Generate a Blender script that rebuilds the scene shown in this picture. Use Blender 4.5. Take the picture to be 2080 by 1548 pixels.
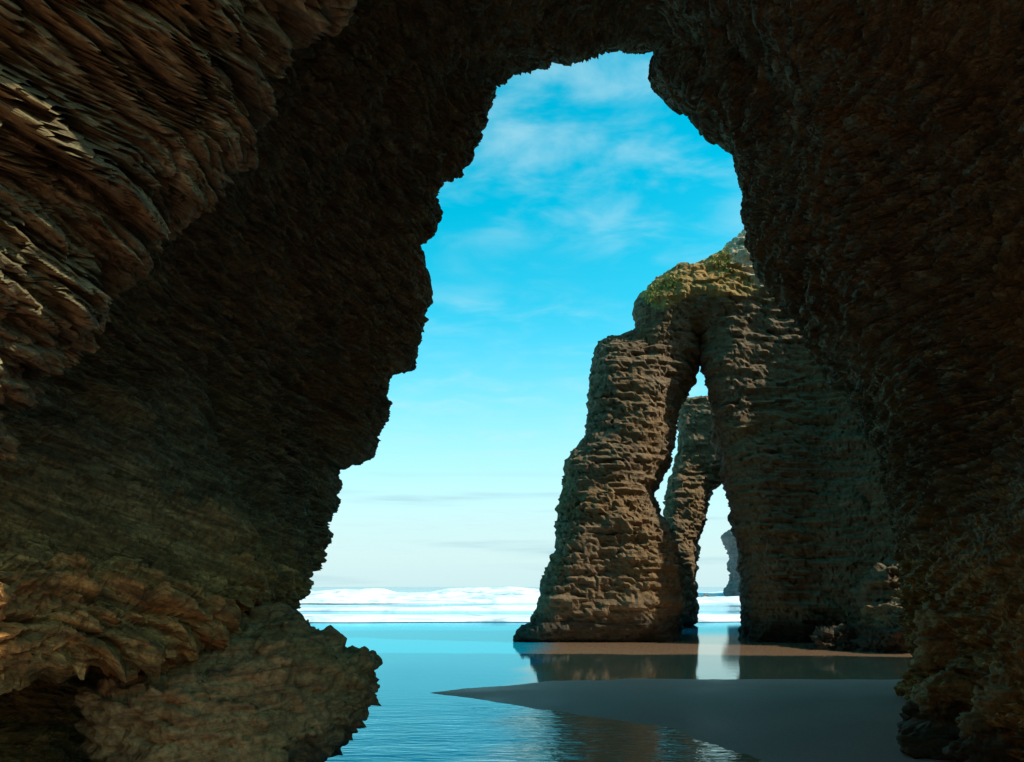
import bpy, math, random
import numpy as np

# ------------------------------------------------------------------ scene, camera, sky, sun, exposure
sc = bpy.context.scene
for o in list(bpy.data.objects):
    bpy.data.objects.remove(o)
COL = sc.collection

EYE = 1.6
cam_d = bpy.data.cameras.new('camera')
cam_d.sensor_width = 36.0
cam_d.lens = 28.0
cam_d.shift_y = (1192 - 774) / 2080.0
cam_d.clip_start = 0.05
cam_d.clip_end = 20000
cam = bpy.data.objects.new('camera', cam_d)
COL.objects.link(cam)
cam.location = (0, 0, EYE)
cam.rotation_euler = (math.radians(90), 0, 0)
sc.camera = cam
F = 2080 * 28.0 / 36.0

SUN_EL, SUN_ROT = math.radians(42), math.radians(102)
w = bpy.data.worlds.new('World')
sc.world = w
w.use_nodes = True
wn, wl = w.node_tree.nodes, w.node_tree.links
wn.clear()
wout = wn.new('ShaderNodeOutputWorld')
wbg = wn.new('ShaderNodeBackground'); wbg.inputs['Strength'].default_value = 0.15
sky = wn.new('ShaderNodeTexSky'); sky.sky_type = 'NISHITA'; sky.sun_disc = False
sky.sun_elevation = SUN_EL; sky.sun_rotation = SUN_ROT
sky.air_density = 1.0; sky.dust_density = 0.6; sky.ozone_density = 1.0
hsv = wn.new('ShaderNodeHueSaturation')
hsv.inputs['Hue'].default_value = 0.449; hsv.inputs['Saturation'].default_value = 1.6; hsv.inputs['Value'].default_value = 1.16
wl.new(sky.outputs[0], hsv.inputs['Color'])
# thin clouds on a layer overhead (direction / height), all round the sky
tc = wn.new('ShaderNodeTexCoord')
sep = wn.new('ShaderNodeSeparateXYZ'); wl.new(tc.outputs['Generated'], sep.inputs[0])
def wmath(op, a, b=None, clamp=False):
    n = wn.new('ShaderNodeMath'); n.operation = op; n.use_clamp = clamp
    for i, v in enumerate((a, b)):
        if v is None: continue
        if isinstance(v, (int, float)): n.inputs[i].default_value = v
        else: wl.new(v, n.inputs[i])
    return n.outputs[0]
zc = wmath('MAXIMUM', sep.outputs[2], 0.0)
zz = wmath('ADD', zc, 0.06)
px = wmath('DIVIDE', sep.outputs[0], zz); py = wmath('DIVIDE', sep.outputs[1], zz)
cmb = wn.new('ShaderNodeCombineXYZ'); wl.new(px, cmb.inputs[0]); wl.new(py, cmb.inputs[1])
def wcloud(scale, sx, sy, lo, hi, detail, seed):
    mp = wn.new('ShaderNodeMapping'); mp.inputs['Scale'].default_value = (sx, sy, 1); mp.inputs['Location'].default_value = (seed, seed * .7, 0)
    mp.inputs['Rotation'].default_value = (0, 0, .25)
    wl.new(cmb.outputs[0], mp.inputs[0])
    nt = wn.new('ShaderNodeTexNoise'); nt.inputs['Scale'].default_value = scale; nt.inputs['Detail'].default_value = detail
    nt.inputs['Roughness'].default_value = .55; nt.inputs['Distortion'].default_value = .4
    wl.new(mp.outputs[0], nt.inputs['Vector'])
    mr = wn.new('ShaderNodeMapRange'); mr.interpolation_type = 'SMOOTHSTEP'
    mr.inputs[1].default_value = lo; mr.inputs[2].default_value = hi
    wl.new(nt.outputs[0], mr.inputs[0])
    return mr.outputs[0]
c1 = wcloud(4.2, 1.0, 1.25, .40, .78, 9, 3.1)
c2 = wcloud(.7, .6, 1.4, .40, .68, 4, 8.3)
cl = wmath('MULTIPLY', c1, wmath('ADD', wmath('MULTIPLY', c2, .85), .16))
cl = wmath('MULTIPLY', cl, .55, True)
# grey-blue stratus streaks low over the horizon
azi = wmath('ARCTAN2', sep.outputs[0], sep.outputs[1])
cmb2 = wn.new('ShaderNodeCombineXYZ'); wl.new(azi, cmb2.inputs[0]); wl.new(wmath('MULTIPLY', zc, 16), cmb2.inputs[1])
st = wn.new('ShaderNodeTexNoise'); st.inputs['Scale'].default_value = 2.1; st.inputs['Detail'].default_value = 6; st.inputs['Roughness'].default_value = .5
wl.new(cmb2.outputs[0], st.inputs['Vector'])
stm = wn.new('ShaderNodeMapRange'); stm.interpolation_type = 'SMOOTHSTEP'; stm.inputs[1].default_value = .5; stm.inputs[2].default_value = .68; stm.inputs[4].default_value = .75
wl.new(st.outputs[0], stm.inputs[0])
stb = wn.new('ShaderNodeMapRange'); stb.interpolation_type = 'SMOOTHSTEP'; stb.inputs[1].default_value = .16; stb.inputs[2].default_value = .10
wl.new(zc, stb.inputs[0])
streak = wmath('MULTIPLY', stm.outputs[0], stb.outputs[0])
# pale veil near the horizon
hz = wn.new('ShaderNodeMapRange'); hz.interpolation_type = 'SMOOTHSTEP'
hz.inputs[1].default_value = 0.0; hz.inputs[2].default_value = .34; hz.inputs[3].default_value = .92; hz.inputs[4].default_value = 0.0
wl.new(zc, hz.inputs[0])
mixh = wn.new('ShaderNodeMix'); mixh.data_type = 'RGBA'
mixh.inputs[7].default_value = (3.0, 4.35, 4.55, 1)
wl.new(hz.outputs[0], mixh.inputs[0]); wl.new(hsv.outputs[0], mixh.inputs[6])
mixc = wn.new('ShaderNodeMix'); mixc.data_type = 'RGBA'
mixc.inputs[7].default_value = (3.1, 4.4, 4.7, 1)
wl.new(cl, mixc.inputs[0]); wl.new(mixh.outputs[2], mixc.inputs[6])
mixs = wn.new('ShaderNodeMix'); mixs.data_type = 'RGBA'; mixs.inputs[7].default_value = (1.9, 3.15, 3.6, 1)
wl.new(streak, mixs.inputs[0]); wl.new(mixc.outputs[2], mixs.inputs[6])
wl.new(mixs.outputs[2], wbg.inputs['Color'])
wl.new(wbg.outputs[0], wout.inputs[0])

sun_d = bpy.data.lights.new('sun', 'SUN')
sun_d.energy = 3.6; sun_d.angle = math.radians(0.5); sun_d.color = (1.0, .93, .82)
sun = bpy.data.objects.new('sun', sun_d); COL.objects.link(sun)
sun.rotation_euler = (math.pi / 2 - SUN_EL, 0, math.pi - SUN_ROT)

sc.view_settings.view_transform = 'Standard'
sc.view_settings.look = 'None'
sc.view_settings.exposure = 0.45
sc.view_settings.gamma = 1.0
sc.render.engine = 'CYCLES'
sc.cycles.max_bounces = 6
sc.cycles.diffuse_bounces = 4
sc.cycles.glossy_bounces = 3
sc.cycles.use_denoising = True

# ------------------------------------------------------------------ numpy noise
def h3i(ix, iy, iz, seed=0):
    with np.errstate(over='ignore'):
        h = (ix.astype(np.uint32) * np.uint32(374761393) + iy.astype(np.uint32) * np.uint32(668265263)
             + iz.astype(np.uint32) * np.uint32(2147483647) + np.uint32((seed * 1274126177) & 0xffffffff))
        h = (h ^ (h >> np.uint32(13))) * np.uint32(1274126177)
        h = (h ^ (h >> np.uint32(16))) * np.uint32(2246822519)
        h = h ^ (h >> np.uint32(15))
    return h

def h3(ix, iy, iz, seed=0):
    return (h3i(ix, iy, iz, seed) & np.uint32(0xffffff)).astype(np.float32) * np.float32(1 / 0xffffff)

def vnoise(p, seed=0):
    """smooth value noise, -1..1"""
    i = np.floor(p).astype(np.int32); f = (p - i).astype(np.float32)
    u = f * f * f * (f * (f * 6 - 15) + 10)
    out = 0
    for dx in (0, 1):
        wx = u[:, 0] if dx else 1 - u[:, 0]
        for dy in (0, 1):
            wy = u[:, 1] if dy else 1 - u[:, 1]
            for dz in (0, 1):
                wz = u[:, 2] if dz else 1 - u[:, 2]
                out = out + wx * wy * wz * h3(i[:, 0] + dx, i[:, 1] + dy, i[:, 2] + dz, seed)
    return out * 2 - 1

def fbm(p, octaves=4, seed=0, gain=.5):
    a, s, out = 1.0, 0.0, 0
    for k in range(octaves):
        out = out + a * vnoise(p * (2.03 ** k) + k * 7.3, seed + k)
        s += a; a *= gain
    return out / s

def voronoi(p, seed=0):
    """random value of the nearest cell, distance to the border (F2-F1)"""
    i = np.floor(p).astype(np.int32); p = p.astype(np.float32)
    n = len(p)
    f1 = np.full(n, 9., np.float32); f2 = np.full(n, 9., np.float32); val = np.zeros(n, np.float32)
    S = np.float32(1 / 255)
    for dx in (-1, 0, 1):
        for dy in (-1, 0, 1):
            for dz in (-1, 0, 1):
                cx, cy, cz = i[:, 0] + dx, i[:, 1] + dy, i[:, 2] + dz
                h = h3i(cx, cy, cz, seed)
                d = (np.square(cx + (h & np.uint32(255)) * S - p[:, 0]) + np.square(cy + ((h >> np.uint32(8)) & np.uint32(255)) * S - p[:, 1])
                     + np.square(cz + ((h >> np.uint32(16)) & np.uint32(255)) * S - p[:, 2])).astype(np.float32)
                near = d < f1
                f2 = np.where(near, f1, np.minimum(f2, d))
                val = np.where(near, (h >> np.uint32(24)) * S, val)
                f1 = np.where(near, d, f1)
    return val, np.sqrt(f2) - np.sqrt(f1)

def sstep(a, b, x):
    t = np.clip((x - a) / (b - a), 0, 1)
    return t * t * (3 - 2 * t)

def layers(b, thick, seed):
    """bedding: layer index and place inside the layer for height b; layers of uneven thickness"""
    r = np.random.RandomState(seed)
    th = thick * (.3 + 2.1 * r.rand(int(120 / thick) + 4) ** 2)
    edges = np.cumsum(th) - 45
    i = np.clip(np.searchsorted(edges, b), 1, len(edges) - 1)
    f = (b - edges[i - 1]) / (edges[i] - edges[i - 1])
    return i, np.clip(f, 0, 1), r.rand(len(edges) + 2)

def basis(bn):
    bn = np.array(bn, float); bn /= np.linalg.norm(bn)
    a = np.cross(bn, (0, 1, 0)); a /= np.linalg.norm(a)
    return bn, a, np.cross(bn, a)

def strata(P, bn, sizes, amps, seed, block=.5, block_amp=.1, warp=.15, flat=.36):
    """how far the rock stands out at P: beds broken into slabs, open joints, two sizes of blocks; also the thick bed index"""
    bn, t1, t2 = basis(bn)
    b = P @ bn; q1 = P @ t1; q2 = P @ t2
    b = b + warp * fbm(P * .5, 2, seed + 40)
    jit = vnoise(P * (1.6 / block), seed + 44)
    b = b + .05 * block * jit
    q1 = q1 + .22 * block * jit; q2 = q2 + .22 * block * vnoise(P * (1.6 / block) + 9.1, seed + 45)
    out = np.zeros(len(P), np.float32); idx0 = None
    for k, (th, am) in enumerate(zip(sizes, amps)):
        i, f, rnd = layers(b, th, seed + k)
        if idx0 is None: idx0 = i
        L = th * 3.2
        brk = h3(np.floor(q1 / L + rnd[i] * 9).astype(np.int32), np.floor(q2 / L + rnd[i - 1] * 7).astype(np.int32), i, seed + 70 + k) - .5
        g = np.minimum(f, 1 - f)
        out += am * ((rnd[i] - .5) * .8 + 1.0 * brk + .45 * (f - .5) - .7 * (1 - sstep(0, .16, g)))
    for k, (bl, ba) in enumerate(((block, block_amp), (block * .34, block_amp * .42))):
        val, edge = voronoi(np.stack([q1 / bl, q2 / bl, b / (bl * flat)], 1), seed + 80 + 7 * k)
        out += ba * ((val - .5) * 1.7 - .7 * (1 - sstep(0, .10, edge)))
    return out, idx0

# ------------------------------------------------------------------ mesh helpers
def mesh_from(name, V, faces4, smooth=True):
    me = bpy.data.meshes.new(name)
    V = np.ascontiguousarray(V, np.float32); n = len(faces4); k = faces4.shape[1]
    me.vertices.add(len(V)); me.vertices.foreach_set('co', V.ravel())
    me.loops.add(n * k); me.loops.foreach_set('vertex_index', np.ascontiguousarray(faces4, np.int32).ravel())
    me.polygons.add(n)
    me.polygons.foreach_set('loop_start', np.arange(0, n * k, k, dtype=np.int32))
    me.polygons.foreach_set('loop_total', np.full(n, k, np.int32))
    me.polygons.foreach_set('use_smooth', np.full(n, smooth))
    me.update(calc_edges=True)
    return me

def sub_mesh(name, V, faces, mask, smooth=True):
    f = faces[mask]
    used, inv = np.unique(f.ravel(), return_inverse=True)
    return mesh_from(name, V[used], inv.reshape(f.shape), smooth)

def vnormals(V, faces):
    a, b, c, d = (V[faces[:, k]] for k in range(4))
    n = np.cross(c - a, d - b)
    N = np.zeros_like(V)
    for k in range(4):
        for j in range(3):
            N[:, j] += np.bincount(faces[:, k], n[:, j], len(V))
    return N / np.maximum(np.linalg.norm(N, axis=1, keepdims=True), 1e-9)

def link(name, me, mat, parent=None, **props):
    o = bpy.data.objects.new(name, me)
    COL.objects.link(o)
    if me is not None and mat is not None:
        me.materials.append(mat)
    if parent is not None: o.parent = parent
    for k, v in props.items(): o[k] = v
    return o

def empty(name, loc, **props):
    o = link(name, None, None, None, **props)
    o.location = loc
    o.empty_display_size = .2
    return o

def child_mesh(name, me, mat, parent, **props):
    """mesh given in world coordinates, stored relative to the parent's base"""
    loc = np.array(parent.location if parent.type == 'EMPTY' else (0, 0, 0))
    if parent.type == 'EMPTY':
        n = len(me.vertices); co = np.empty(n * 3, np.float32); me.vertices.foreach_get('co', co)
        co = co.reshape(-1, 3) - loc.astype(np.float32)
        me.vertices.foreach_set('co', co.ravel()); me.update()
    return link(name, me, mat, parent, **props)

def face_groups(faces, key):
    """connected groups of faces that share a corner and a key"""
    k = faces.astype(np.int64) * 100000 + key[:, None]
    u, inv = np.unique(k.ravel(), return_inverse=True)
    fi = inv.reshape(faces.shape)
    lab = np.arange(len(u))
    ea = np.concatenate([fi[:, 0]] * 3); eb = np.concatenate([fi[:, 1], fi[:, 2], fi[:, 3]])
    for _ in range(60):
        ra, rb = lab[ea], lab[eb]
        live = ra != rb
        if not live.any(): break
        ea, eb, ra, rb = ea[live], eb[live], ra[live], rb[live]
        lo, hi = np.minimum(ra, rb), np.maximum(ra, rb)
        np.minimum.at(lab, hi, lo)
        while True:
            n2 = lab[lab]
            if (n2 == lab).all(): break
            lab = n2
    _, g = np.unique(lab[fi[:, 0]], return_inverse=True)
    return g

def split_beds(root, V, faces, region, region_names, bed, mat, min_faces=60, region_mats=None, region_labels=None, smooth=False):
    """parts by region, each region's rock beds below it as sub-parts; every piece is one connected patch of rock"""
    Vl = V - np.array(root.location, np.float32)
    key = (region * 2000 + bed).astype(np.int64)
    for _ in range(8):                      # crumbs join the bed next to them
        g = face_groups(faces, key)
        cnt = np.bincount(g)
        small = cnt[g] < min_faces
        if not small.any(): break
        vk = np.full(len(V), -1, np.int64)
        big = ~small
        for c in range(4): vk[faces[big, c]] = key[big]
        nb = vk[faces[small]].max(1)
        ks = key[small]; key[small] = np.where(nb >= 0, nb, ks)
    g = face_groups(faces, key)
    order = np.argsort(g, kind='stable'); starts = np.searchsorted(g[order], np.arange(g.max() + 2))
    groups = [order[starts[i]:starts[i + 1]] for i in range(g.max() + 1)]
    reg = np.array([key[q[0]] // 2000 for q in groups]); size = np.array([len(q) for q in groups])
    for r, nm in enumerate(region_names):
        ids = np.where(reg == r)[0]
        if not len(ids): continue
        ids = ids[np.argsort(-size[ids])]
        mm = mat if not region_mats else region_mats[r]
        part = None
        for q in ids:
            if part is None:
                part = link(nm, sub_mesh(nm, Vl, faces, groups[q], smooth), mm, root)
                if region_labels and region_labels[r]: part['label'] = region_labels[r]
            else:
                link('rock_bed', sub_mesh('rock_bed', Vl, faces, groups[q], smooth), mm, part)

def surface_nets(fun, lo, hi, h):
    """quads on the zero level of fun (negative inside)"""
    lo = np.array(lo, float); hi = np.array(hi, float)
    n = np.ceil((hi - lo) / h).astype(int) + 1
    xs = [lo[k] + h * np.arange(n[k]) for k in range(3)]
    D = np.empty(n, np.float32)
    step = max(1, int(2_000_000 / (n[1] * n[2])))
    for a in range(0, n[0], step):
        X, Y, Z = np.meshgrid(xs[0][a:a + step], xs[1], xs[2], indexing='ij')
        D[a:a + step] = fun(X.ravel(), Y.ravel(), Z.ravel()).reshape(X.shape)
    S = D < 0
    c = [(i, j, k) for i in (0, 1) for j in (0, 1) for k in (0, 1)]
    sl = lambda A, o: A[o[0]:n[0] - 1 + o[0], o[1]:n[1] - 1 + o[1], o[2]:n[2] - 1 + o[2]]
    cnt = sum(sl(S, o).astype(np.int8) for o in c)
    act = (cnt > 0) & (cnt < 8)
    I = np.argwhere(act)
    vid = np.full(act.shape, -1, np.int64); vid[act] = np.arange(len(I))
    acc = np.zeros((len(I), 3)); num = np.zeros(len(I))
    g = lambda o: D[I[:, 0] + o[0], I[:, 1] + o[1], I[:, 2] + o[2]]
    for a in c:
        for k in range(3):
            if a[k]: continue
            b = list(a); b[k] = 1
            da, db = g(a), g(b)
            m = (da < 0) != (db < 0)
            t = np.where(m, da / np.where(m, da - db, 1), 0)
            p = np.tile(np.array(a, float), (len(I), 1)); p[:, k] += t
            acc += p * m[:, None]; num += m
    V = lo + h * (I + acc / num[:, None])
    quads = []
    for k in range(3):
        u, v = (k + 1) % 3, (k + 2) % 3
        s0 = [slice(None)] * 3; s1 = [slice(None)] * 3
        s0[k] = slice(0, -1); s1[k] = slice(1, None)
        A, B = S[tuple(s0)], S[tuple(s1)]
        E = np.argwhere(A != B)
        ok = (E[:, u] > 0) & (E[:, v] > 0) & (E[:, u] < n[u] - 1) & (E[:, v] < n[v] - 1)
        E = E[ok]
        inside = A[E[:, 0], E[:, 1], E[:, 2]]
        q = []
        for du, dv in ((-1, -1), (0, -1), (0, 0), (-1, 0)):
            e = E.copy(); e[:, u] += du; e[:, v] += dv
            q.append(vid[e[:, 0], e[:, 1], e[:, 2]])
        q = np.stack(q, 1)
        q[~inside] = q[~inside][:, ::-1]
        quads.append(q)
    return V, np.concatenate(quads)

def poly_sdf(px_, pz_, poly):
    """signed distance to a closed polygon, negative inside"""
    poly = np.array(poly, float)
    d = np.full(len(px_), 1e9); s = np.zeros(len(px_), bool)
    for a, b in zip(poly, np.roll(poly, -1, 0)):
        e = b - a; wx, wz = px_ - a[0], pz_ - a[1]
        t = np.clip((wx * e[0] + wz * e[1]) / (e @ e), 0, 1)
        d = np.minimum(d, (wx - e[0] * t) ** 2 + (wz - e[1] * t) ** 2)
        cond = (a[1] > pz_) != (b[1] > pz_)
        s ^= cond & (px_ < (b[0] - a[0]) * (pz_ - a[1]) / (b[1] - a[1] + 1e-12) + a[0])
    d = np.sqrt(d)
    return np.where(s, -d, d)

# ------------------------------------------------------------------ materials
def nodes(name):
    m = bpy.data.materials.new(name); m.use_nodes = True
    nt = m.node_tree; nt.nodes.clear()
    out = nt.nodes.new('ShaderNodeOutputMaterial'); bs = nt.nodes.new('ShaderNodeBsdfPrincipled')
    nt.links.new(bs.outputs[0], out.inputs[0])
    return m, nt, bs

def ramp(nt, src, stops):
    r = nt.nodes.new('ShaderNodeValToRGB')
    e = r.color_ramp.elements
    while len(e) < len(stops): e.new(.5)
    for k, (p, c) in enumerate(stops):
        e[k].position = p; e[k].color = (*c, 1)
    nt.links.new(src, r.inputs[0])
    return r.outputs[0]

def noise(nt, vec, scale, detail=6, rough=.6, dist=0):
    n = nt.nodes.new('ShaderNodeTexNoise')
    n.inputs['Scale'].default_value = scale; n.inputs['Detail'].default_value = detail
    n.inputs['Roughness'].default_value = rough; n.inputs['Distortion'].default_value = dist
    nt.links.new(vec, n.inputs['Vector'])
    return n.outputs[0]

def mix(nt, fac, a, b, mode='MIX'):
    n = nt.nodes.new('ShaderNodeMix'); n.data_type = 'RGBA'; n.blend_type = mode
    for s, v in ((0, fac), (6, a), (7, b)):
        if isinstance(v, (int, float)): n.inputs[s].default_value = v
        elif isinstance(v, tuple): n.inputs[s].default_value = (*v, 1)
        else: nt.links.new(v, n.inputs[s])
    return n.outputs[2]

def maprange(nt, src, a, b, c=0., d=1.):
    n = nt.nodes.new('ShaderNodeMapRange'); n.interpolation_type = 'SMOOTHSTEP'
    for k, v in enumerate((a, b, c, d)): n.inputs[k + 1].default_value = v
    nt.links.new(src, n.inputs[0])
    return n.outputs[0]

def nmath(nt, op, a, b):
    n = nt.nodes.new('ShaderNodeMath'); n.operation = op
    for i, v in enumerate((a, b)):
        if isinstance(v, (int, float)): n.inputs[i].default_value = v
        else: nt.links.new(v, n.inputs[i])
    return n.outputs[0]

def rock_material(name, dark, mid, light, ochre, green, rot, fine=1.0, bump=.6, moss=.45, ochre_amt=.5, bumpd=.03, rough=.85, low=None, tide=None):
    m, nt, bs = nodes(name)
    geo = nt.nodes.new('ShaderNodeNewGeometry')
    pos = geo.outputs['Position']
    mp = nt.nodes.new('ShaderNodeMapping'); mp.inputs['Rotation'].default_value = rot
    nt.links.new(pos, mp.inputs[0])
    ms = nt.nodes.new('ShaderNodeMapping'); ms.inputs['Scale'].default_value = (1, 1, 7)
    nt.links.new(mp.outputs[0], ms.inputs[0])
    lay = noise(nt, ms.outputs[0], 2.6 * fine, 8, .68, .5)          # thin bedding streaks
    big = noise(nt, pos, .7 * fine, 5, .6, .6)
    med = noise(nt, pos, 3.2 * fine, 7, .65, .3)
    gr = noise(nt, pos, 26 * fine, 5, .7)
    c = ramp(nt, lay, [(.28, dark), (.5, mid), (.72, light)])
    c = mix(nt, maprange(nt, big, .45, .68, 0, ochre_amt), c, ochre)
    if low:          # rusty lower zone, its colour also lifted to stand in for missing light
        sz = nt.nodes.new('ShaderNodeSeparateXYZ'); nt.links.new(pos, sz.inputs[0])
        c = mix(nt, maprange(nt, nmath(nt, 'ADD', sz.outputs[2], nmath(nt, 'MULTIPLY', big, 1.2)), 2.0, 3.3, .85, 0), c, low, 'MULTIPLY')
    c = mix(nt, maprange(nt, med, .52, .72, 0, moss), c, green)
    c = mix(nt, maprange(nt, gr, .3, .7, .65, 0), c, dark)
    if tide:         # dark weed and mussel band left by the tide
        sz = nt.nodes.new('ShaderNodeSeparateXYZ'); nt.links.new(pos, sz.inputs[0])
        c = mix(nt, maprange(nt, nmath(nt, 'ADD', sz.outputs[2], nmath(nt, 'MULTIPLY', nmath(nt, 'SUBTRACT', med, .5), .9)), tide * .7, tide * 1.2, .8, 0), c, (.035, .032, .022))
    nt.links.new(c, bs.inputs['Base Color'])
    bs.inputs['Roughness'].default_value = rough
    bs.inputs['Specular IOR Level'].default_value = .3
    h = nmath(nt, 'ADD', nmath(nt, 'MULTIPLY', lay, .9), nmath(nt, 'ADD', nmath(nt, 'MULTIPLY', med, .5), nmath(nt, 'MULTIPLY', gr, .35)))
    bp = nt.nodes.new('ShaderNodeBump'); bp.inputs['Strength'].default_value = bump; bp.inputs['Distance'].default_value = bumpd
    nt.links.new(h, bp.inputs['Height']); nt.links.new(bp.outputs[0], bs.inputs['Normal'])
    return m

CAVE_TILT = (.42, .10, 1.0)     # bedding normal of the near cave: beds dip to the right
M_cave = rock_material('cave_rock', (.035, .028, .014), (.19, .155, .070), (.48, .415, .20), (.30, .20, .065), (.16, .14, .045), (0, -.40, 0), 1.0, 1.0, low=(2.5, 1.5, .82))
M_bould = rock_material('boulder_rock', (.08, .04, .016), (.52, .26, .09), (.66, .39, .15), (.58, .28, .07), (.32, .20, .06), (0, .1, 0), 1.0, .8, .25, tide=.45)
M_arch = rock_material('arch_rock', (.09, .056, .030), (.21, .142, .070), (.34, .26, .14), (.30, .165, .05), (.14, .12, .05), (0, 0, 0), .55, 1.0, .35, .5, .08, tide=.75)
M_pale = rock_material('pale_rock', (.34, .23, .13), (.62, .48, .30), (.78, .64, .44), (.58, .36, .14), (.36, .29, .13), (0, 0, 0), .6, .8, .2, .3, .08)
M_ochre = rock_material('ochre_rock', (.20, .12, .04), (.46, .29, .085), (.60, .44, .16), (.55, .27, .05), (.30, .28, .06), (0, 0, 0), .8, .9, .5, .5, .08)
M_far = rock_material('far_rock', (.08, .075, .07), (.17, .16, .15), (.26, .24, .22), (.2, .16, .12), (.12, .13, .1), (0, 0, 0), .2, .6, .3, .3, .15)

def PX(u, v, Y):
    """photograph direction at distance Y, for laying out the plan"""
    return ((u - 1040) / F * Y, EYE + (1192 - v) / F * Y)

# ------------------------------------------------------------------ the ground and the sea
def ground_height(x, y):
    bank = np.array([(-1.25, 12.0), (-.45, 12.75), (.7, 13.5), (2.0, 13.75), (7.5, 13.9), (14, 13.5), (14, -30), (-14, -30), (-14, 2.2), (-2.2, 3.0), (.6, 4.5),
                     (1.6, 6.0), (2.25, 7.3), (2.1, 8.0), (1.85, 8.8), (1.45, 9.3), (.87, 9.95), (.35, 10.4), (-.5, 11.3)])
    n = fbm(np.stack([x * .5, y * .35, 0 * x], 1), 3, 77)
    n2 = fbm(np.stack([x * 1.9, y * 1.3, 0 * x], 1), 4, 78)
    d = poly_sdf(x + .16 * n, y + .16 * n, bank) + .16 * n2
    h = np.where(d < 0, .075 * (1 - np.exp(d * .8)) + .001 + np.clip(-d - 3, 0, 40) * .012, -.03 - .5 * (1 - np.exp(-np.maximum(d, 0) * .12)))
    h = np.where((d >= 0) & (d < .25), -.03 * d / .25, h)
    return h + (.010 * n + .006 * n2) * sstep(-.2, -.8, d)

def grid_sheet(xs, ys, hfun):
    X, Y = np.meshgrid(xs, ys, indexing='ij')
    Z = hfun(X.ravel(), Y.ravel())
    V = np.stack([X.ravel(), Y.ravel(), Z], 1)
    n, m = X.shape
    i = np.arange(n * m).reshape(n, m)
    f = np.stack([i[:-1, :-1].ravel(), i[1:, :-1].ravel(), i[1:, 1:].ravel(), i[:-1, 1:].ravel()], 1)
    return V, f

m, nt, bs = nodes('wet_sand')
geo = nt.nodes.new('ShaderNodeNewGeometry'); pos = geo.outputs['Position']
n1 = noise(nt, pos, .8, 5, .6); n2 = noise(nt, pos, 60, 3, .6)
c = ramp(nt, n1, [(.3, (.60, .27, .21)), (.7, (.70, .33, .26))])
c = mix(nt, maprange(nt, n2, .35, .7, .25, 0), c, (.08, .055, .04))
nt.links.new(c, bs.inputs['Base Color'])
nt.links.new(maprange(nt, n1, .35, .65, .42, .6), bs.inputs['Roughness'])
bs.inputs['Specular IOR Level'].default_value = .035
bp = nt.nodes.new('ShaderNodeBump'); bp.inputs['Strength'].default_value = .25; bp.inputs['Distance'].default_value = .01
nt.links.new(n2, bp.inputs['Height']); nt.links.new(bp.outputs[0], bs.inputs['Normal'])
M_sand = m
xs = np.concatenate([np.linspace(-4000, -40, 12), np.linspace(-36, -8, 12), np.arange(-7, 13, .08), np.linspace(14, 40, 12), np.linspace(60, 4000, 12)])
ys = np.concatenate([np.linspace(-3000, -60, 10), np.linspace(-50, -6, 12), np.arange(-5, 16, .06), np.linspace(17, 60, 30), np.linspace(80, 9000, 16)])
V, f = grid_sheet(xs, ys, ground_height)
link('sand', mesh_from('sand', V, f), M_sand, kind='structure', label='dark wet sand of the beach floor')

# water: one sheet from the pools in the cave mouth to the horizon
m, nt, bs = nodes('water')
geo = nt.nodes.new('ShaderNodeNewGeometry'); pos = geo.outputs['Position']
mp = nt.nodes.new('ShaderNodeMapping'); mp.inputs['Scale'].default_value = (.45, 1.5, 1); nt.links.new(pos, mp.inputs[0])
r1 = noise(nt, mp.outputs[0], 1.6, 3, .5, .3); r2 = noise(nt, mp.outputs[0], 7, 3, .55, .4)
sepw = nt.nodes.new('ShaderNodeSeparateXYZ'); nt.links.new(pos, sepw.inputs[0])
near = maprange(nt, sepw.outputs[1], 8.5, 13.0, 1.0, .05)
far = maprange(nt, sepw.outputs[1], 28, 60, 0, 1.0)
amt = nmath(nt, 'ADD', near, far)
hgt = nmath(nt, 'ADD', nmath(nt, 'MULTIPLY', r1, .6), nmath(nt, 'MULTIPLY', r2, .4))
bp = nt.nodes.new('ShaderNodeBump'); bp.inputs['Distance'].default_value = .12
nt.links.new(nmath(nt, 'MULTIPLY', amt, .32), bp.inputs['Strength']); nt.links.new(hgt, bp.inputs['Height'])
nt.links.new(bp.outputs[0], bs.inputs['Normal'])
# shallow film over sand at the foot of the arch, deeper blue elsewhere
wob = nmath(nt, 'MULTIPLY', nmath(nt, 'SUBTRACT', noise(nt, pos, .5, 3, .5), .5), 1.6)
edge = nmath(nt, 'ADD', nmath(nt, 'SUBTRACT', nmath(nt, 'ADD', sepw.outputs[0], .45), nmath(nt, 'MULTIPLY', sepw.outputs[1], .06)), wob)
shal = nmath(nt, 'MULTIPLY', maprange(nt, edge, -.5, .5), maprange(nt, sepw.outputs[1], 24, 29, 1, 0))
milky = maprange(nt, sepw.outputs[1], 30, 60, 0, 1)      # churned water of the surf zone
nt.links.new(mix(nt, milky, mix(nt, shal, (.006, .36, .52), (.33, .20, .115)), (.30, .43, .45)), bs.inputs['Base Color'])
bs.inputs['Roughness'].default_value = .4
bs.inputs['Specular IOR Level'].default_value = 0
gl = nt.nodes.new('ShaderNodeBsdfGlossy'); gl.inputs['Roughness'].default_value = .04
nt.links.new(mix(nt, milky, mix(nt, shal, (.30, .86, 1.0), (.95, .93, .9)), (.8, .95, 1.0)), gl.inputs['Color'])
fr = nt.nodes.new('ShaderNodeFresnel'); fr.inputs['IOR'].default_value = 1.8
nt.links.new(bp.outputs[0], gl.inputs['Normal']); nt.links.new(bp.outputs[0], fr.inputs['Normal'])
mx = nt.nodes.new('ShaderNodeMixShader')
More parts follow.
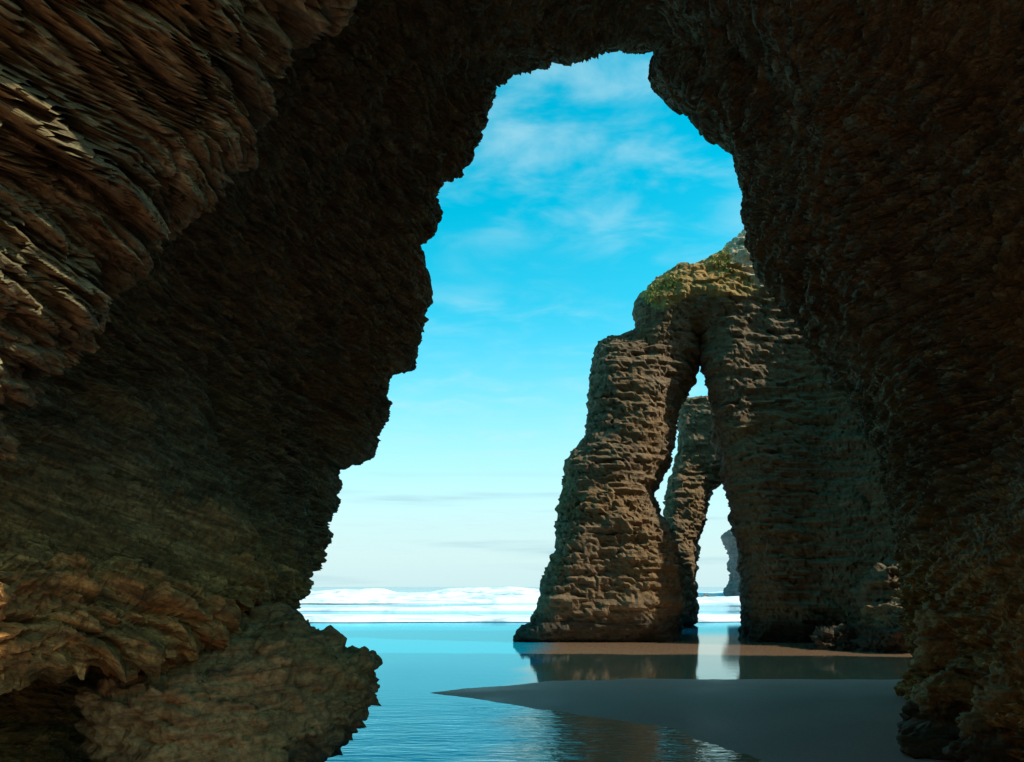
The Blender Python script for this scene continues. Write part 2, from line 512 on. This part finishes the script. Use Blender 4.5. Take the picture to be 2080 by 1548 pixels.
nt.links.new(fr.outputs[0], mx.inputs[0]); nt.links.new(bs.outputs[0], mx.inputs[1]); nt.links.new(gl.outputs[0], mx.inputs[2])
nt.links.new(mx.outputs[0], [n for n in nt.nodes if n.type == 'OUTPUT_MATERIAL'][0].inputs[0])
M_water = m
xs = np.concatenate([np.linspace(-9000, -300, 14), np.linspace(-250, -40, 20), np.arange(-36, 60, 1.2), np.linspace(64, 250, 20), np.linspace(300, 9000, 14)])
ys = np.concatenate([np.linspace(2.0, 34, 40), np.arange(35, 160, .8), np.linspace(165, 600, 30), np.linspace(700, 12000, 12)])
def sea_h(x, y):
    a = sstep(36, 70, y) * (1 - sstep(250, 600, y))
    return a * .16 * fbm(np.stack([x * .05, y * .22, 0 * x], 1), 3, 12)
V, f = grid_sheet(xs, ys, sea_h)
link('sea', mesh_from('sea', V, f), M_water, kind='structure', label='blue shallow sea water running in over the sand')

# ------------------------------------------------------------------ breaking waves
m, nt, bs = nodes('foam')
geo = nt.nodes.new('ShaderNodeNewGeometry'); pos = geo.outputs['Position']
mpf = nt.nodes.new('ShaderNodeMapping'); mpf.inputs['Scale'].default_value = (.35, .5, 1.6); nt.links.new(pos, mpf.inputs[0])
fo = noise(nt, mpf.outputs[0], 1.0, 8, .62, .6)
nt.links.new(ramp(nt, fo, [(.30, (.24, .37, .41)), (.42, (.55, .63, .65)), (.50, (.84, .85, .86)), (.7, (.90, .90, .90))]), bs.inputs['Base Color'])
bs.inputs['Roughness'].default_value = .7
bp = nt.nodes.new('ShaderNodeBump'); bp.inputs['Strength'].default_value = .6; bp.inputs['Distance'].default_value = .15
nt.links.new(fo, bp.inputs['Height']); nt.links.new(bp.outputs[0], bs.inputs['Normal'])
M_foam = m

def breaker(x0, x1, y0, depth, height, seed, label, hump=None):
    """a rounded roller of foam lying along x"""
    nu, nv = int((x1 - x0) / .35), 30
    u = np.linspace(x0, x1, nu); v = np.linspace(0, 1, nv)
    U, W = np.meshgrid(u, v, indexing='ij')
    ends = sstep(0, .12, (U - x0) / (x1 - x0)) * (1 - sstep(.88, 1, (U - x0) / (x1 - x0)))
    Pn = np.stack([U.ravel() * .08, W.ravel() * .5, 0 * U.ravel()], 1)
    front = y0 + 2.0 * fbm(Pn * np.array([1, 0, 1]), 4, seed).reshape(U.shape)
    prof = np.sin(np.pi * W ** .6) ** .8 * (1 - .35 * W)
    hh = height * (.8 + .6 * fbm(Pn * np.array([1.6, 0, 1]) + 5, 3, seed + 3).reshape(U.shape))
    if hump is not None:
        hh = hh * (1 + hump[2] * np.exp(-((U - hump[0]) / hump[1]) ** 2))
    Pf = np.stack([U.ravel() * .9, W.ravel() * depth * .6, 0 * U.ravel()], 1)
    Z = hh * prof * ends + .10 * height * fbm(Pf, 4, seed + 9).reshape(U.shape) * prof
    Yy = front + W * depth
    V = np.stack([U.ravel(), Yy.ravel(), Z.ravel() - .06 + .08 * ends.ravel()], 1)
    i = np.arange(nu * nv).reshape(nu, nv)
    f = np.stack([i[:-1, :-1].ravel(), i[1:, :-1].ravel(), i[1:, 1:].ravel(), i[:-1, 1:].ravel()], 1)
    base = np.array([(x0 + x1) / 2, y0, 0])
    o = link('breaking_wave', mesh_from('breaking_wave', V - base, f), M_foam, label=label, category='wave', group='lines of surf')
    o.location = base
    return o

breaker(-26, 22, 36, 9, .30, 3, 'nearest low white surf line washing onto the sand')
breaker(-40, 8, 52, 7, .40, 4, 'short grey-white ripple of surf behind the nearest line')
breaker(-60, 60, 76, 14, .70, 5, 'middle white surf line, behind a grey trough')
breaker(-70, 14, 97, 12, 1.0, 6, 'broken white roller between the middle line and the tallest')
breaker(-90, 90, 120, 26, 1.25, 8, 'tallest farthest white breaker, its hump cutting the horizon', (-6, 7, .5))

# ------------------------------------------------------------------ the sea cave round the camera
NL = 16
SEC = {
 -6.0: [(-5.2,-1.2),(-5.2,.5),(-5.4,1.6),(-5.6,2.6),(-5.6,3.8),(-5.2,5.6),(-4.4,7.0),(-3.2,8.2),(.4,9.2),(3.2,8.6),(4.8,7.2),(5.6,5.4),(5.9,4.2),(6.0,3.0),(6.0,1.5),(6.1,-1.2)],
 0.0:  [(-4.6,-1.2),(-4.6,.4),(-3.9,1.1),(-4.2,2.0),(-4.1,2.9),(-3.9,4.2),(-3.6,5.4),(-2.9,6.6),(.3,7.9),(2.9,7.4),(4.2,6.0),(4.9,4.5),(5.2,3.6),(5.3,2.6),(5.2,1.4),(5.2,-1.2)],
}
SECP = {   # pixel readings of the photograph, turned into metres below
 3.0: [(-900,2300),(-850,1600),(-380,1420),(-480,1050),(-360,760),(-240,420),(-40,100),(260,-250),(1180,-900),(2400,-1000),(3000,-450),(3200,100),(3250,500),(3200,850),(2950,1200),(2800,2300)],
 4.2: [(-560,1950),(-620,1420),(20,1350),(-60,1000),(130,740),(300,510),(450,330),(600,80),(1190,-640),(2100,-650),(2600,-300),(2850,250),(2900,600),(2750,880),(2500,1200),(2300,1900)],
 4.9: [(-330,1800),(-380,1400),(310,1285),(30,960),(90,740),(240,490),(410,300),(590,40),(1200,-560),(1900,-500),(2350,-150),(2600,300),(2650,640),(2500,900),(2250,1200),(2150,1800)],
 6.8: [(140,1650),(120,1340),(550,1195),(330,900),(250,740),(350,460),(500,270),(640,-60),(1215,-380),(1560,-300),(1900,0),(2080,400),(2150,680),(2120,900),(2030,1200),(1985,1700)],
 9.2: [(480,1560),(490,1380),(590,1210),(550,990),(550,760),(620,470),(740,300),(860,80),(1225,-60),(1400,-40),(1600,200),(1690,510),(1780,715),(1850,890),(1890,1200),(1905,1620)],
 11.8: [(560,1550),(575,1380),(612,1212),(680,1010),(795,765),(853,480),(945,335),(1000,165),(1230,95),(1335,110),(1495,300),(1590,575),(1712,750),(1785,900),(1860,1200),(1880,1560)],
}
for Y, L in SECP.items():
    SEC[Y] = [PX(u, v, Y) for u, v in L]
SEC[12.5] = [(x * 1.12, 1.6 + (z - 1.6) * 1.12) for x, z in SEC[11.8]]
SEC[13.2] = [(x * 1.36, 1.6 + (z - 1.6) * 1.30) for x, z in SEC[11.8]]
SEC[14.0] = [(x * 1.8 + .1, 1.6 + (z - 1.6) * 1.55) for x, z in SEC[11.8]]
# jagged rim of the mouth: landmark position t along the rim, reading in the photograph
RIM = [(2.0,(612,1212)),(2.25,(626,1165)),(2.4,(642,1138)),(2.55,(652,1090)),(2.75,(668,1058)),(3.0,(682,1010)),(3.2,(690,936)),(3.27,(745,928)),(3.45,(768,880)),
 (3.7,(788,825)),(3.95,(793,768)),(4.08,(838,757)),(4.3,(864,690)),(4.5,(870,620)),(4.75,(860,540)),(4.95,(848,484)),(5.05,(888,466)),(5.45,(896,385)),(5.65,(900,352)),
 (5.95,(948,332)),(6.3,(974,262)),(6.6,(990,195)),(6.9,(1000,165)),(7.15,(1026,108)),(7.4,(1085,112)),(7.65,(1150,90)),(7.85,(1195,60)),(8.0,(1230,28)),(8.15,(1246,56)),
 (8.5,(1282,78)),(8.85,(1320,74)),(9.0,(1350,62)),(9.12,(1330,150)),(9.3,(1365,185)),(9.55,(1405,225)),(9.75,(1442,266)),(10.0,(1494,300)),(10.25,(1502,370)),(10.5,(1510,430)),
 (10.7,(1520,490)),(11.0,(1588,572)),(11.35,(1662,610)),(11.6,(1695,655)),(12.0,(1714,750)),(12.5,(1752,835)),(13.0,(1788,900))]
keysY = np.array(sorted(SEC)); K = np.array([SEC[y] for y in keysY])        # (nY, NL, 2)

def catmull(T, knots, vals):
    """Catmull-Rom through vals (axis 0) at uneven knots"""
    T = np.clip(T, knots[0], knots[-1] - 1e-9)
    i = np.clip(np.searchsorted(knots, T, 'right') - 1, 0, len(knots) - 2)
    g = np.gradient(vals, knots, axis=0)
    h = (knots[i + 1] - knots[i]); s = (T - knots[i]) / h
    sh = (len(T),) + (1,) * (vals.ndim - 1)
    s = s.reshape(sh); h = h.reshape(sh)
    return ((2*s**3 - 3*s**2 + 1) * vals[i] + (s**3 - 2*s**2 + s) * h * g[i] + (-2*s**3 + 3*s**2) * vals[i + 1] + (s**3 - s**2) * h * g[i + 1])

NS = 1150
ts = np.interp(np.linspace(0, 1, NS), np.linspace(0, 1, 9), [0, 1.6, 3.6, 5.2, 7.0, 9.2, 10.8, 13.0, 15])
yst = np.concatenate([np.linspace(-6, 2.2, 60)[:-1], np.linspace(2.2, 3.2, 45)[:-1], np.linspace(3.2, 7.6, 260)[:-1], np.linspace(7.6, 12.2, 230)[:-1], np.linspace(12.2, 14.0, 40)])
yr = np.interp(ts, [0, 2, 3.2, 4.4, 5.6, 7, 8, 9, 10.2, 12, 15], [-5.5, -5.5, -5, -3.5, -.5, 2.2, 2.9, 2.95, 2.6, -2.2, -5])
YJ = 4.6
Yg = np.where(yst[:, None] < YJ, yr[None] + (YJ - yr[None]) * (yst[:, None] + 6) / (YJ + 6), yst[:, None])       # (nY, NS)
tube = np.empty((len(yst), NS, 2))
kt = np.arange(NL).astype(float)
Kt = np.stack([catmull(ts, kt, k) for k in K])        # (nKeys, NS, 2)
gK = np.gradient(Kt, keysY, axis=0)
ii = np.clip(np.searchsorted(keysY, Yg, 'right') - 1, 0, len(keysY) - 2)
hh = (keysY[ii + 1] - keysY[ii])[..., None]; ss_ = ((Yg - keysY[ii])[..., None]) / hh
jj = np.arange(NS)[None].repeat(len(yst), 0)
tube = ((2*ss_**3 - 3*ss_**2 + 1) * Kt[ii, jj] + (ss_**3 - 2*ss_**2 + ss_) * hh * gK[ii, jj] + (-2*ss_**3 + 3*ss_**2) * Kt[ii + 1, jj] + (ss_**3 - ss_**2) * hh * gK[ii + 1, jj])
rt = np.array([r[0] for r in RIM]); rp = np.array([PX(*r[1], 11.8) for r in RIM])
base9 = catmull(ts, np.arange(NL).astype(float), K[list(keysY).index(11.8)])
tgt = np.stack([np.interp(ts, rt, rp[:, 0]), np.interp(ts, rt, rp[:, 1])], 1)
res = (tgt - base9) * ((ts > 2.0) & (ts < 13.0))[:, None]
wY = np.exp(-np.maximum(0, np.abs(yst - 11.8) - .18) ** 2 / .6)
tube = tube + wY[:, None, None] * res[None]
P = np.concatenate([tube[..., :1], Yg[..., None], tube[..., 1:]], 2)
# outer faces of the headland, seaward and landward, closed over the top
ctr = np.array([.3, 0, 1.0])
def flare(ring, y, kx, kz):
    r = ring.copy(); r[:, 0] = ctr[0] + (r[:, 0] - ctr[0]) * kx; r[:, 2] = ctr[2] + (r[:, 2] - ctr[2]) * kz; r[:, 1] = r[:, 1] + y + (.6 * sstep(7.5, 15, r[:, 0]) if y > 0 and ring[0, 1] > 8 else 0)
    return r
front = [flare(P[-1], a, 1 + 2.2 * s, 1 + .3 * s) for s, a in zip(np.linspace(.06, 1, 16), np.linspace(.1, .8, 16))]
back = [flare(P[0], -a, 1 + 3.2 * s, 1 + .9 * s) for s, a in zip(np.linspace(1, .06, 16), np.linspace(-1.5, .1, 16))]
P = np.concatenate([P, np.array(front), np.array(back)])
nR = len(P)
idx = np.arange(nR * NS).reshape(nR, NS)
nx = np.roll(idx, -1, 0)
f = np.stack([idx[:, :-1].ravel(), idx[:, 1:].ravel(), nx[:, 1:].ravel(), nx[:, :-1].ravel()], 1)
V = P.reshape(-1, 3)
N = vnormals(V, f)                                   # points to the hollow or away from it; fixed below
mid = V[idx[len(yst) // 2, NS // 2]]; 
if N[idx[len(yst) // 2, NS // 2], 2] > 0: f = f[:, ::-1]; N = -N
yy = V[:, 1]
calm = 1 - .5 * np.exp(-((yy - 11.8) / .8) ** 2)
d1, bed = strata(V, CAVE_TILT, (.34, .10), (.13, .065), 21, .36, .095, .26, .26)
d0 = fbm(V * .8, 3, 3) * .30 + fbm(V * 9, 2, 31) * .012
disp = (d0 + d1 * (.8 + .45 * vnoise(V * .9, 66))) * calm
disp[idx[len(yst):].ravel()] *= 1.5
V = V + N * disp[:, None]
cave = empty('sea_cave', (0, 0, 0), label='dark layered rock cave whose jagged mouth frames the beach and sky', category='cave')
tface = np.tile(ts[:-1], nR)
region = np.where(tface < 6.9, 0, np.where(tface < 9.3, 1, 2))
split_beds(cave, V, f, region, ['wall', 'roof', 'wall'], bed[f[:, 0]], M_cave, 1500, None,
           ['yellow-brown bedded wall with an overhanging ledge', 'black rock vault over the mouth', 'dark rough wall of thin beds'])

# ------------------------------------------------------------------ boulders
def boulder(loc, size, seed, label, mat=None, h=.035, rot=0., cuts=9, amp=1.0, group='loose boulders at the foot of the cave walls', tilt=(.1, .1, 1), lean=0., rough_scale=1.0, sizes=(.3, .09)):
    r = np.random.RandomState(seed)
    S = np.array(size)
    dirs = r.normal(size=(cuts, 3)); dirs /= np.linalg.norm(dirs, axis=1, keepdims=True)
    offs = .66 + .26 * r.rand(cuts)
    def fun(x, y, z):
        x, z = x * math.cos(lean) + z * math.sin(lean), z * math.cos(lean) - x * math.sin(lean)
        p = np.stack([x / S[0], y / S[1], z / S[2]], 1)
        d = np.linalg.norm(p, axis=1) - 1 + .10 * vnoise(p * 1.6 + seed, seed)
        for q, o in zip(dirs, offs):
            c = p @ q - o
            k = np.clip(.5 + .5 * (c - d) / .12, 0, 1)
            d = d * (1 - k) + c * k + .12 * k * (1 - k) * .5
        return d * S.min()
    Vb, fb = surface_nets(fun, -S * (1.25 + .3 * (lean != 0)), S * (1.25 + .3 * (lean != 0)), h)
    Nb = vnormals(Vb, fb)
    wp = Vb + np.array(loc) * 1.0
    d, _ = strata(wp, tilt, sizes, (.06, .03), seed, .34 * rough_scale, .07, .1)
    d = d * amp + amp * (.10 * fbm(wp * 2.2, 3, seed + 2) + .01 * fbm(wp * 11, 2, seed + 4))
    Vb = Vb + Nb * d[:, None]
    o = link('boulder', mesh_from('boulder', Vb, fb), mat or M_bould, label=label, category='boulder', group=group)
    o.location = loc
    o.rotation_euler = (0, 0, rot)
    return o

boulder((-1.99, 5.8, .64), (.96, 1.1, .82), 4, 'big brown boulder under the ledge at the water edge', h=.022, amp=.75, lean=.38, cuts=10)
boulder((4.55, 7.9, .35), (.75, .7, .62), 11, 'squat dark boulder at the tip of the rock pile beside the sand', h=.03)
boulder((4.3, 6.7, .2), (.55, .55, .75), 12, 'tall pale brown boulder at the bottom corner, nearest on the sand', h=.03)
boulder((5.05, 8.3, .8), (.8, .8, .9), 13, 'upright rock leaning on the dark wall behind the squat boulder', h=.03)
boulder((3.85, 7.35, .08), (.32, .28, .2), 14, 'small low stone on the sand before the squat boulder', h=.02, amp=.5)
boulder((9.9, 20.0, .5), (1.5, 1.2, 1.0), 15, 'rough boulder on the sand at the foot of the buttress', M_arch, .06, amp=1.4, lean=.4, group='boulders under the arch')
boulder((11.2, 21.2, 1.3), (2.0, 1.5, 2.0), 16, 'large slanting boulder heaped against the buttress', M_arch, .07, amp=1.5, lean=.5, group='boulders under the arch')
boulder((8.5, 20.6, .15), (.9, .7, .4), 17, 'low flat boulder in front of the buttress foot', M_arch, .05, amp=1.4, group='boulders under the arch')

# ------------------------------------------------------------------ the rock arches on the beach
def arch_wall(name, D, az, outline, holes, half, hbox, h, seed, label, regionf, region_names, region_labels, mats, round_r=1.2, extra=None, sizes=(.34, .11), amps=(.055, .035), lump=.34, group=None):
    """a free-standing wall of bedded rock: outline and openings read off at distance D, on a plane facing along azimuth az"""
    ca, sa = math.cos(az), math.sin(az)
    fwd = np.array([sa, ca]); rgt = np.array([1., 0.])
    c0 = fwd * D
    def to_local(u, v):
        dx = (u - 1040) / F
        # ray (dx,1) meets the plane through c0 facing fwd
        t = c0[1]
        return (dx * t - c0[0], EYE + (1192 - v) / F * t)
    out = [to_local(*p) for p in outline]
    hs = [[to_local(*p) for p in hp] for hp in holes]
    def fun(x, y, z):
        d2 = poly_sdf(x, z, out)
        for hp in hs:
            dh = -poly_sdf(x, z, hp)
            d2 = np.maximum(d2, dh)
        T = half(x, z)
        dy = np.abs(y) - T
        r = round_r
        a, b = d2 + r, dy + r
        return np.minimum(np.maximum(a, b), 0) + np.hypot(np.maximum(a, 0), np.maximum(b, 0)) - r
    xs_ = [p[0] for p in out]; zs_ = [p[1] for p in out]
    Vl, fl = surface_nets(fun, (min(xs_) - .5, -hbox, min(zs_) - .3), (max(xs_) + .5, hbox, max(zs_) + .6), h)
    W = np.stack([c0[0] + rgt[0] * Vl[:, 0] + fwd[0] * Vl[:, 1], c0[1] + rgt[1] * Vl[:, 0] + fwd[1] * Vl[:, 1], Vl[:, 2]], 1)
    N = vnormals(W, fl)
    nrm_test = N[np.argmax(W[:, 2])]
    if nrm_test[2] < 0: fl = fl[:, ::-1]; N = -N
    d, bed = strata(W, (.03, 0, 1), sizes, amps, seed, .8, .065, .3, .22)
    d = d + lump * fbm(W * .45, 4, seed + 5) + .05 * fbm(W * 3, 3, seed + 6)
    W = W + N * d[:, None]
    root = empty(name, (c0[0], c0[1], 0), label=label, category='rock arch')
    if group: root['group'] = group
    cen = Vl[fl[:, 0]]
    reg = regionf(cen[:, 0], cen[:, 2], cen[:, 1])
    split_beds(root, W, fl, reg, region_names, bed[fl[:, 0]], None, 200, mats, region_labels)
    return root, W, N, to_local

azA = math.atan((1470 - 1040) / F)
A_out = [(1068,1302),(1068,1280),(1100,1262),(1118,1235),(1120,1180),(1140,1120),(1158,1020),(1172,940),(1196,890),(1204,800),(1222,720),(1245,692),(1296,684),
         (1300,635),(1340,590),(1385,560),(1440,556),(1468,538),(1518,492),(1560,505),(1600,560),(1690,600),(1800,640),(2000,660),(2200,620),(2700,600),(2700,1345),(1860,1345),(1700,1340),(1512,1310),(1512,1296),
         (1514,1240),(1508,1160),(1496,1090),(1488,1020),(1480,965),(1456,900),(1447,830),(1440,770),(1424,692),
         (1406,762),(1388,802),(1369,852),(1364,940),(1350,962),(1334,1000),(1348,1042),(1366,1085),(1378,1150),(1384,1220),(1374,1260),(1372,1306)]
def halfA(x, z):
    return 1.6 + .9 * sstep(9, 1, z) + 2.6 * sstep(2.5, 7, x)
rootA, WA, NA, locA = arch_wall('rock_arch', 26.0, azA, A_out, [], halfA, 5.4, .085, 71,
    'tall brown layered rock arch with a leaning pillar and narrow gap',
    lambda x, z, y: np.where((z > 9.7 + .5 * np.sin(x * 5.3) + .3 * np.sin(x * 13)) & (x > .1 + .2 * np.sin(z * 3)) & (x < 2.0), 2, np.where((z > 10.2 + .4 * np.sin(x * 4.1)) & (x < .4), 3, np.where((x < -.9), 0, 1))),
    ['pillar', 'buttress', 'crown', 'crown'], ['leaning layered pillar standing in the shallow water', 'broad layered buttress merging into the cliff', 'pale weathered rock at the top', 'yellow-ochre rock under the grass'],
    [M_arch, M_arch, M_pale, M_ochre], 1.1)

B_out = [(1345,1262),(1352,1180),(1352,1050),(1362,970),(1372,900),(1382,832),(1394,814),(1440,810),(1600,830),(1800,860),(1800,1262),(1512,1262),(1508,1180),(1494,1100),(1482,1020),(1474,976),(1462,974),
         (1445,1000),(1430,1060),(1416,1130),(1410,1200),(1406,1262)]
arch_wall('rock_arch', 33.5, azA, B_out, [], lambda x, z: 1.5 + .5 * sstep(7, 0, z), 2.8, .09, 91,
    'second darker rock arch seen through the gap of the taller arch',
    lambda x, z, y: np.where(x < -.6, 0, 1), ['pillar', 'buttress'], [None, None], [M_arch, M_arch], .7)

# far stack and reef in the surf
def stack(D, outline, half, h, seed, name, label, cat):
    out = [PX(u, v, D) for u, v in outline]
    def fun(x, y, z):
        d2 = poly_sdf(x, z, out); dy = np.abs(y) - half
        r = half * .8
        a, b = d2 + r, dy + r
        return np.minimum(np.maximum(a, b), 0) + np.hypot(np.maximum(a, 0), np.maximum(b, 0)) - r
    xs_ = [p[0] for p in out]; zs_ = [p[1] for p in out]
    Vs, fs = surface_nets(fun, (min(xs_) - 1, -half - 1, min(zs_) - 1), (max(xs_) + 1, half + 1, max(zs_) + 1), h)
    Vs[:, 1] += D
    N = vnormals(Vs, fs)
    d, _ = strata(Vs, (.1, 0, 1), (1.2, .5), (.25, .15), seed, 2.0, .3, .5)
    Vs = Vs + N * d[:, None]
    b = np.array([np.mean(xs_), D, 0])
    o = link(name, mesh_from(name, Vs - b, fs), M_far, label=label, category=cat)
    o.location = b
stack(120, [(1462,1225),(1474,1205),(1486,1175),(1483,1130),(1470,1084),(1480,1078),(1520,1070),(1580,1060),(1580,1225)], 4.0, .3, 5, 'sea_stack', 'distant grey-blue sea stack seen through the arch opening', 'sea stack')
stack(100, [(1405,1222),(1415,1212),(1440,1208),(1465,1211),(1478,1222)], 1.5, .12, 6, 'reef', 'low dark reef in the surf beside the distant stack', 'reef')


# ------------------------------------------------------------------ grass on top of the tall arch
m, nt, bs = nodes('grass_blades')
geo = nt.nodes.new('ShaderNodeNewGeometry')
nt.links.new(ramp(nt, noise(nt, geo.outputs['Position'], 2.5, 4, .6), [(.35, (.22, .24, .04)), (.48, (.40, .35, .07)), (.6, (.58, .42, .11))]), bs.inputs['Base Color'])
bs.inputs['Roughness'].default_value = .8
rg = np.random.RandomState(9)
xl = WA[:, 0]
cand = np.where((NA[:, 2] > .25) & (WA[:, 2] > 9.9) & (WA[:, 0] > 3.9) & (WA[:, 0] < 6.5) & (NA[:, 1] < .6))[0]
dens = fbm(WA[cand] * .9, 3, 61)
cand = cand[dens > .12]
pick = rg.choice(cand, min(9000, len(cand) * 7))
base = WA[pick] + rg.normal(size=(len(pick), 3)) * .04
ang = rg.rand(len(pick)) * 6.283; hb = .025 + .05 * rg.rand(len(pick)); wb = .018 + .02 * rg.rand(len(pick))
side = np.stack([np.cos(ang), np.sin(ang), 0 * ang], 1) * wb[:, None]
tip = base + np.stack([np.cos(ang * 3) * hb * .5, np.sin(ang * 3) * hb * .5, hb], 1)
Vg = np.concatenate([base - side, base + side, tip]); ng = len(pick)
i = np.arange(ng)
link('grass', mesh_from('grass', Vg, np.stack([i, i + ng, i + 2 * ng], 1)), m, kind='stuff', label='green and yellow grass growing on top of the tall arch', category='grass')

# unseen cliff added behind the viewer and to the left, blocking rear sky light
an = np.linspace(math.radians(178), math.radians(285), 80); zc_ = np.linspace(-1, 14, 40)
A_, Z_ = np.meshgrid(an, zc_, indexing='ij')
R_ = 12.5 + .12 * Z_
V = np.stack([(R_ * np.cos(A_)).ravel(), (R_ * np.sin(A_)).ravel() - 2, Z_.ravel()], 1)
i = np.arange(A_.size).reshape(A_.shape)
fc = np.stack([i[:-1, :-1].ravel(), i[:-1, 1:].ravel(), i[1:, 1:].ravel(), i[1:, :-1].ravel()], 1)
V = V + (fbm(V * .4, 4, 8) * .8)[:, None] * np.array([1, 1, 0])
link('cliff', mesh_from('cliff', V, fc), M_cave, cave, label='unseen rock cliff added to block sky light from behind')
